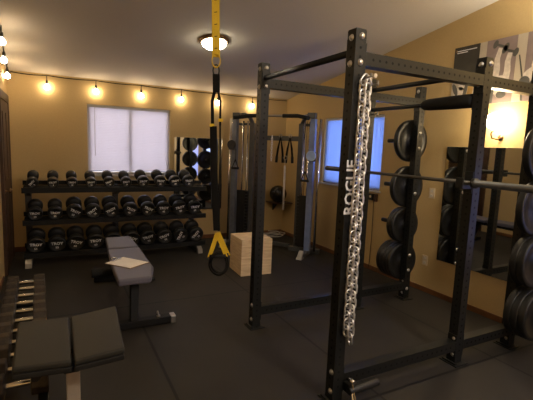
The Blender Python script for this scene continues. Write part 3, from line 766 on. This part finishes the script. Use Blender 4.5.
for y, z, lab in ((1.245, 1.162, 'ivory wall plate on the right wall, upper one left of the mirror'), (1.255, .372, 'ivory wall outlet low on the right wall left of the mirror')):
    t = thing('wall_outlet', lab, 'outlet', (XR, y, z)); bm = NB(); box(bm, (-.003, 0, 0), (.006, .075, .118)); obj('cover_plate', bm, M_ivory, t, bevel=.002)
    for s in (-1, 1): 
        bm = NB(); box(bm, (-.007, 0, s * .026), (.003, .032, .028)); sk = obj('socket', bm, M_frame, t, bevel=.001)
        bm = NB(); box(bm, (-.0088, -.006, s * .026 + .003), (.001, .002, .009)); box(bm, (-.0088, .006, s * .026 + .003), (.001, .002, .009)); obj('slot', bm, M_hole, sk)
t = thing('wall_control', 'small dark wall device with a hanging cord under the right window', 'wall device', (XR, 2.19, 1.005))
bm = NB(); box(bm, (-.015, .03, -.005), (.03, .07, .09)); obj('housing', bm, M_rubber, t, bevel=.004)
bm = NB(); box(bm, (-.015, -.06, -.008), (.03, .05, .10)); obj('housing', bm, M_wood_dark, t, bevel=.004)
bm = NB(); cyl(bm, (-.031, .03, 0), (-.034, .03, 0), .018, seg=16); obj('dial', bm, M_ivory, t)
bm = NB(); tube(bm, [(-.012, -.02, -.04), (-.012, -.03, -.3), (-.014, -.035, -.6), (-.020, -.03, -.97)], .004, 6); obj('cord', bm, M_black_web, t)

# ================================================================== FUNCTIONAL TRAINER IN THE CORNER
pr_, pl_ = V(1.82, 3.20, 0), V(1.12, 4.10, 0)
c_ = (pr_ + pl_) / 2; a_ = math.atan2(pr_.y - pl_.y, pr_.x - pl_.x); hw = (pr_ - pl_).length / 2
ft = thing('cable_machine', 'grey twin-stack cable machine standing across the far right corner', 'cable machine', c_, (0, 0, a_))
M_ft_bluelit = mat('silver_steel_blue_window_light', (.20, .26, .46), .35, .2)  # silver right upright, blue window reflection put into its base colour
M_stack = mat('black_weight_stack', (.012, .012, .012), .45)
M_cover = mat('pulley_blue_window_light', (.36, .50, .80), .3, .1)  # right pulley only: blue window light painted into the colour
for s in (-1, 1):
    u = lambda o: s * (hw + o)
    bm = NB(); box(bm, (u(-.15), .10, 1.0), (.075, .075, 1.98)); obj('inner_upright', bm, M_greyf, ft, bevel=.006)
    bm = NB(); box(bm, (u(.085), -.05, 1.03), (.085, .085, 2.04)); fu = obj('front_upright', bm, M_ftgrey if s < 0 else M_ft_bluelit, ft, bevel=.006)
    bm = NB(); box(bm, (u(-.035), .085, 1.97), (.26, .05, .04)); obj('rod_plate', bm, M_greyf, ft, bevel=.004)
    bm = NB(); tube(bm, [(u(.085), -.05, 2.02), (u(.06), -.01, 2.10), (u(-.02), .06, 2.12), (u(-.10), .095, 2.08), (u(-.15), .10, 1.97)], .035, 12); obj('top_arch', bm, M_greyf, ft)
    for o_ in (-.085, .0): 
        bm = NB(); cyl(bm, (u(o_), .06, .08), (u(o_), .06, 2.02), .015, seg=12); obj('guide_rod', bm, M_chrome, ft)
    bm = NB(); cyl(bm, (u(.19), -.02, .06), (u(.19), -.02, 2.05), .02, seg=12); obj('slide_post', bm, M_chrome, ft)
    bm = NB()
    for i in range(15): box(bm, (u(-.035), .06, .135 + i * .052), (.20, .11, .046))
    wk = obj('weight_stack', bm, M_stack, ft, bevel=.003)
    bm = NB(); hexa(bm, [(u(-.10), -.012, .10), (u(.05), -.012, .10), (u(.05), .0, .10), (u(-.10), .0, .10), (u(-.10), -.012, .90), (u(.05), -.012, .90), (u(.05), .0, .90), (u(-.10), .0, .90)]); obj('shroud', bm, M_stack, wk)
    bm = NB(); box(bm, (u(0), .05, .045), (.50, .10, .07)); box(bm, (u(.085), -.12, .04), (.085, .42, .06)); bs = obj('base_foot', bm, M_greyf, ft, bevel=.005)
    bm = NB(); hexa(bm, [(u(.085) - .045, -.42, .001), (u(.085) + .045, -.42, .001), (u(.085) + .045, -.30, .001), (u(.085) - .045, -.30, .001), (u(.085) - .035, -.40, .03), (u(.085) + .035, -.40, .03), (u(.085) + .035, -.30, .12), (u(.085) - .035, -.30, .12)]); obj('foot_cap', bm, M_steel, bs, bevel=.004)
    zc_ = 1.50 if s > 0 else 1.62
    bm = NB(); box(bm, (u(.11), -.105, zc_), (.11, .03, .14)); ca = obj('pulley_carriage', bm, M_greyf, ft, bevel=.005)
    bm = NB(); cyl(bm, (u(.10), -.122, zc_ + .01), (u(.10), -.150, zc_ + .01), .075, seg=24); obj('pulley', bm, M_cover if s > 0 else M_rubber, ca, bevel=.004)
    bm = NB(); cyl(bm, (u(.02), -.14, zc_ - .05), (u(.02), -.14, zc_ - .22), .004, seg=6)
    q = [(u(.02), -.14, zc_ - .22), (u(.02) - .055, -.14, zc_ - .36), (u(.02) + .055, -.14, zc_ - .36)]
    tube(bm, q + [q[0]], .009, 8); cyl(bm, (q[1][0] - .01, -.14, q[1][2]), (q[2][0] + .01, -.14, q[2][2]), .018, seg=12); obj('cable_handle', bm, M_foam, ca)
    bm = NB(); cyl(bm, (u(-.035), .0, .9), (u(-.035), .02, 2.02), .004, seg=6); obj('cable', bm, M_rubber, ft)
bm = NB(); cyl(bm, (-hw - .10, -.05, 2.095), (hw + .10, -.05, 2.095), .018, seg=14); pu = obj('pullup_bar', bm, M_steel, ft)
for s in (-1, 1):
    bm = NB(); tube(bm, [(s * .16, -.05, 2.095), (s * .40, -.05, 2.095), (s * .50, -.09, 2.075), (s * .62, -.20, 2.05)], .030, 10); obj('grip', bm, M_foam, pu)
    bm = NB(); box(bm, (s * (hw + .06), -.05, 2.10), (.12, .10, .08)); obj('bar_bracket', bm, M_greyf, pu, bevel=.005)
bm = NB(); box(bm, (0, .12, 1.76), (2 * (hw - .15) - .07, .04, .075)); obj('rear_crossbar', bm, M_greyf, ft, bevel=.004)
bm = NB(); box(bm, (0, .12, .06), (2 * (hw - .25) - .02, .05, .06)); obj('base_crossbar', bm, M_greyf, ft, bevel=.004)
# attachments hung on the crossbar (things of their own)
def fx(u_, v_, z): return tuple(c_ + Matrix.Rotation(a_, 3, 'Z') @ V(u_, v_, 0) + V(0, 0, z))
def hung(name, label, cat, u_, z=1.722):
    return thing(name, label, cat, fx(u_, .078, z), (0, 0, a_), 'attachments hung on the cable machine crossbar')
t = hung('hanging_chain', 'thin silver chain hanging leftmost from the cable machine crossbar', 'chain', -.06, 1.80)
bm = NB()
for i in range(11):
    ax = (1, 0, 0) if i % 2 else (0, 1, 0)
    tube(bm, smooth_arc((0, 0, -.02 - i * .036), .014, 0, 2 * PI, 10, ax, (0, 0, 1.8))[:-1], .0045, 6, closed=True)
obj('links', bm, M_chain, t)
for nm, u_, lab in (('rope_attachment', .085, 'black forked strap attachment hanging from the crossbar, left of the other'), ('rope_attachment', .245, 'black forked strap attachment hanging from the crossbar, right of the other')):
    t = hung(nm, lab, 'strap attachment', u_, 1.80)
    bm = NB(); tube(bm, [(-.055, 0, -.36), (-.035, 0, -.20), (0, 0, -.02), (.035, 0, -.20), (.055, 0, -.36)], .016, 10); obj('strap', bm, M_black_web, t)
    bm = NB(); cyl(bm, (-.05, 0, -.32), (-.055, 0, -.42), .021, seg=12); cyl(bm, (.05, 0, -.32), (.055, 0, -.42), .021, seg=12); obj('grip', bm, M_foam, t)
    bm = NB(); tube(bm, smooth_arc((0, 0, 0), .022, 0, 2 * PI, 12, (1, 0, 0), (0, 0, 1))[:-1], .006, 8, closed=True); obj('hook', bm, M_steel, t)
t = hung('straight_bar', 'straight silver bar hanging upright from the crossbar in the far right corner', 'bar attachment', .215, 1.40)
t.location = fx(.20, .03, 1.36)
bm = NB(); cyl(bm, (0, 0, -.02), (0, 0, -.72), .016, seg=14); obj('shaft', bm, M_frame, t)
bm = NB(); cyl(bm, (0, 0, .0), (0, 0, .07), .006, seg=8); tube(bm, smooth_arc((0, 0, .10), .03, 0, 2 * PI, 12, (1, 0, 0), (0, 0, 1))[:-1], .005, 8, closed=True); obj('hanger', bm, M_steel, t)

# ball on a small corner shelf
BX, BY, BZ = 2.005, 4.37, .785
sh = thing('corner_shelf', 'small black corner shelf carrying the round ball', 'shelf', (XR, YB, BZ - .175))
bm = NB(); prism(bm, [(0, 0, 0), (-.36, 0, 0), (-.36, -.24, 0), (-.24, -.36, 0), (0, -.36, 0)], (0, 0, .02)); obj('board', bm, M_wood_dark, sh, bevel=.003)
bm = NB(); prism(bm, [(-.22, -.001, 0), (-.22, -.18, 0), (-.22, -.001, -.16)], (.02, 0, 0)); obj('bracket', bm, M_powder, sh)
bm = NB(); lathe(bm, [(0, .154)] + [(.154 * math.sin(PI * i / 20), .154 * math.cos(PI * i / 20)) for i in range(1, 20)] + [(0, -.154)], None, 36)
for f_ in bm.faces: f_.smooth = True
o = thing('medicine_ball', 'glossy black medicine ball on the corner shelf by the cable machine', 'ball', (BX, BY, BZ))
obj('shell', bm, mat('glossy_black_vinyl', (.012, .010, .010), .22, var=.1), o)
bm = NB(); tube(bm, smooth_arc((0, 0, 0), .1545, 0, 2 * PI, 40, (1, 0, 0), (0, .5, .866))[:-1], .0025, 6, closed=True); obj('seam', bm, M_hole, o)
# coil of pale cable on the floor in the corner
t = thing('cable_coil', 'loose coil of pale cable on the floor in the far right corner', 'cable', (1.93, 4.38, .012))
bm = NB(); pts = []
for i in range(90):
    a = i * .23; r_ = .15 + .05 * math.sin(i * .37); pts.append((r_ * 1.3 * math.cos(a), r_ * .8 * math.sin(a), .004 + i * .0006 + .006 * math.sin(i * .9) ** 2))
tube(bm, pts, .007, 6); obj('cable_loops', bm, M_frame, t)

# ================================================================== LIGHTS
def area(name, loc, rot, sx_, sy_, power, col):
    l = bpy.data.lights.new(name, 'AREA'); l.shape = 'RECTANGLE'; l.size = sx_; l.size_y = sy_; l.energy = power; l.color = col
    o = bpy.data.objects.new(name, l); COL.objects.link(o); o.location = loc; o.rotation_euler = rot; return o
area('daylight_back_window', ((WB[0] + WB[1]) / 2, YB + .45, 1.65), (-PI / 2, 0, 0), 1.5, 1.3, 38, (.92, .88, 1.0))
area('daylight_right_window', (XR + .5, (WR[0] + WR[1]) / 2, 1.65), (0, PI / 2, 0), 1.3, 1.6, 50, (.33, .50, 1.0))
area('daylight_behind_camera', (1.2, YN + .25, 1.7), (PI / 2, 0, 0), 1.2, 1.1, 8, (.35, .5, 1.0))
area('daylight_side_window', (XR - .03, -.85, 1.15), (0, PI / 2, 0), .9, .75, 2.2, (.26, .38, 1.0))
pl = bpy.data.lights.new('room_lamp', 'POINT'); pl.energy = 100; pl.color = (1.0, .90, .76); pl.shadow_soft_size = .16
po_ = bpy.data.objects.new('room_lamp', pl); COL.objects.link(po_); po_.location = (.5, -2.5, 3.1)
p2_ = bpy.data.lights.new('ceiling_fill_spot', 'SPOT'); p2_.energy = 130; p2_.color = (1.0, .88, .68); p2_.shadow_soft_size = .06; p2_.spot_size = R(125); p2_.spot_blend = .6  # unseen spot added to brighten the right side of the ceiling
po_ = bpy.data.objects.new('ceiling_fill_spot', p2_); COL.objects.link(po_); po_.location = (1.7, -.75, 2.0); po_.rotation_euler = (R(180), R(12), 0)
wld = bpy.data.worlds.new('dusk'); SC.world = wld; wld.use_nodes = True
bg = wld.node_tree.nodes['Background']; bg.inputs['Color'].default_value = (.25, .35, .6, 1); bg.inputs['Strength'].default_value = .3

# ================================================================== CAMERA
cd = bpy.data.cameras.new('camera'); cam = bpy.data.objects.new('camera', cd); COL.objects.link(cam)
rt = V(0.8850595, -0.46372693, 0.04033624); up = V(0.02418094, 0.13234323, 0.99090895); fw = V(0.46484939, 0.87603802, -0.12834499)
mw = Matrix((( rt.x, up.x, -fw.x, -1.563734), (rt.y, up.y, -fw.y, -1.91344787), (rt.z, up.z, -fw.z, 1.60013349), (0, 0, 0, 1)))
cam.matrix_world = mw
cd.sensor_fit = 'HORIZONTAL'; cd.sensor_width = 36; cd.lens = 401.626 * 36 / 533; cd.clip_start = .05
SC.camera = cam
SC.view_settings.view_transform = 'Standard'
SC.view_settings.look = 'None'
SC.view_settings.exposure = 0.42
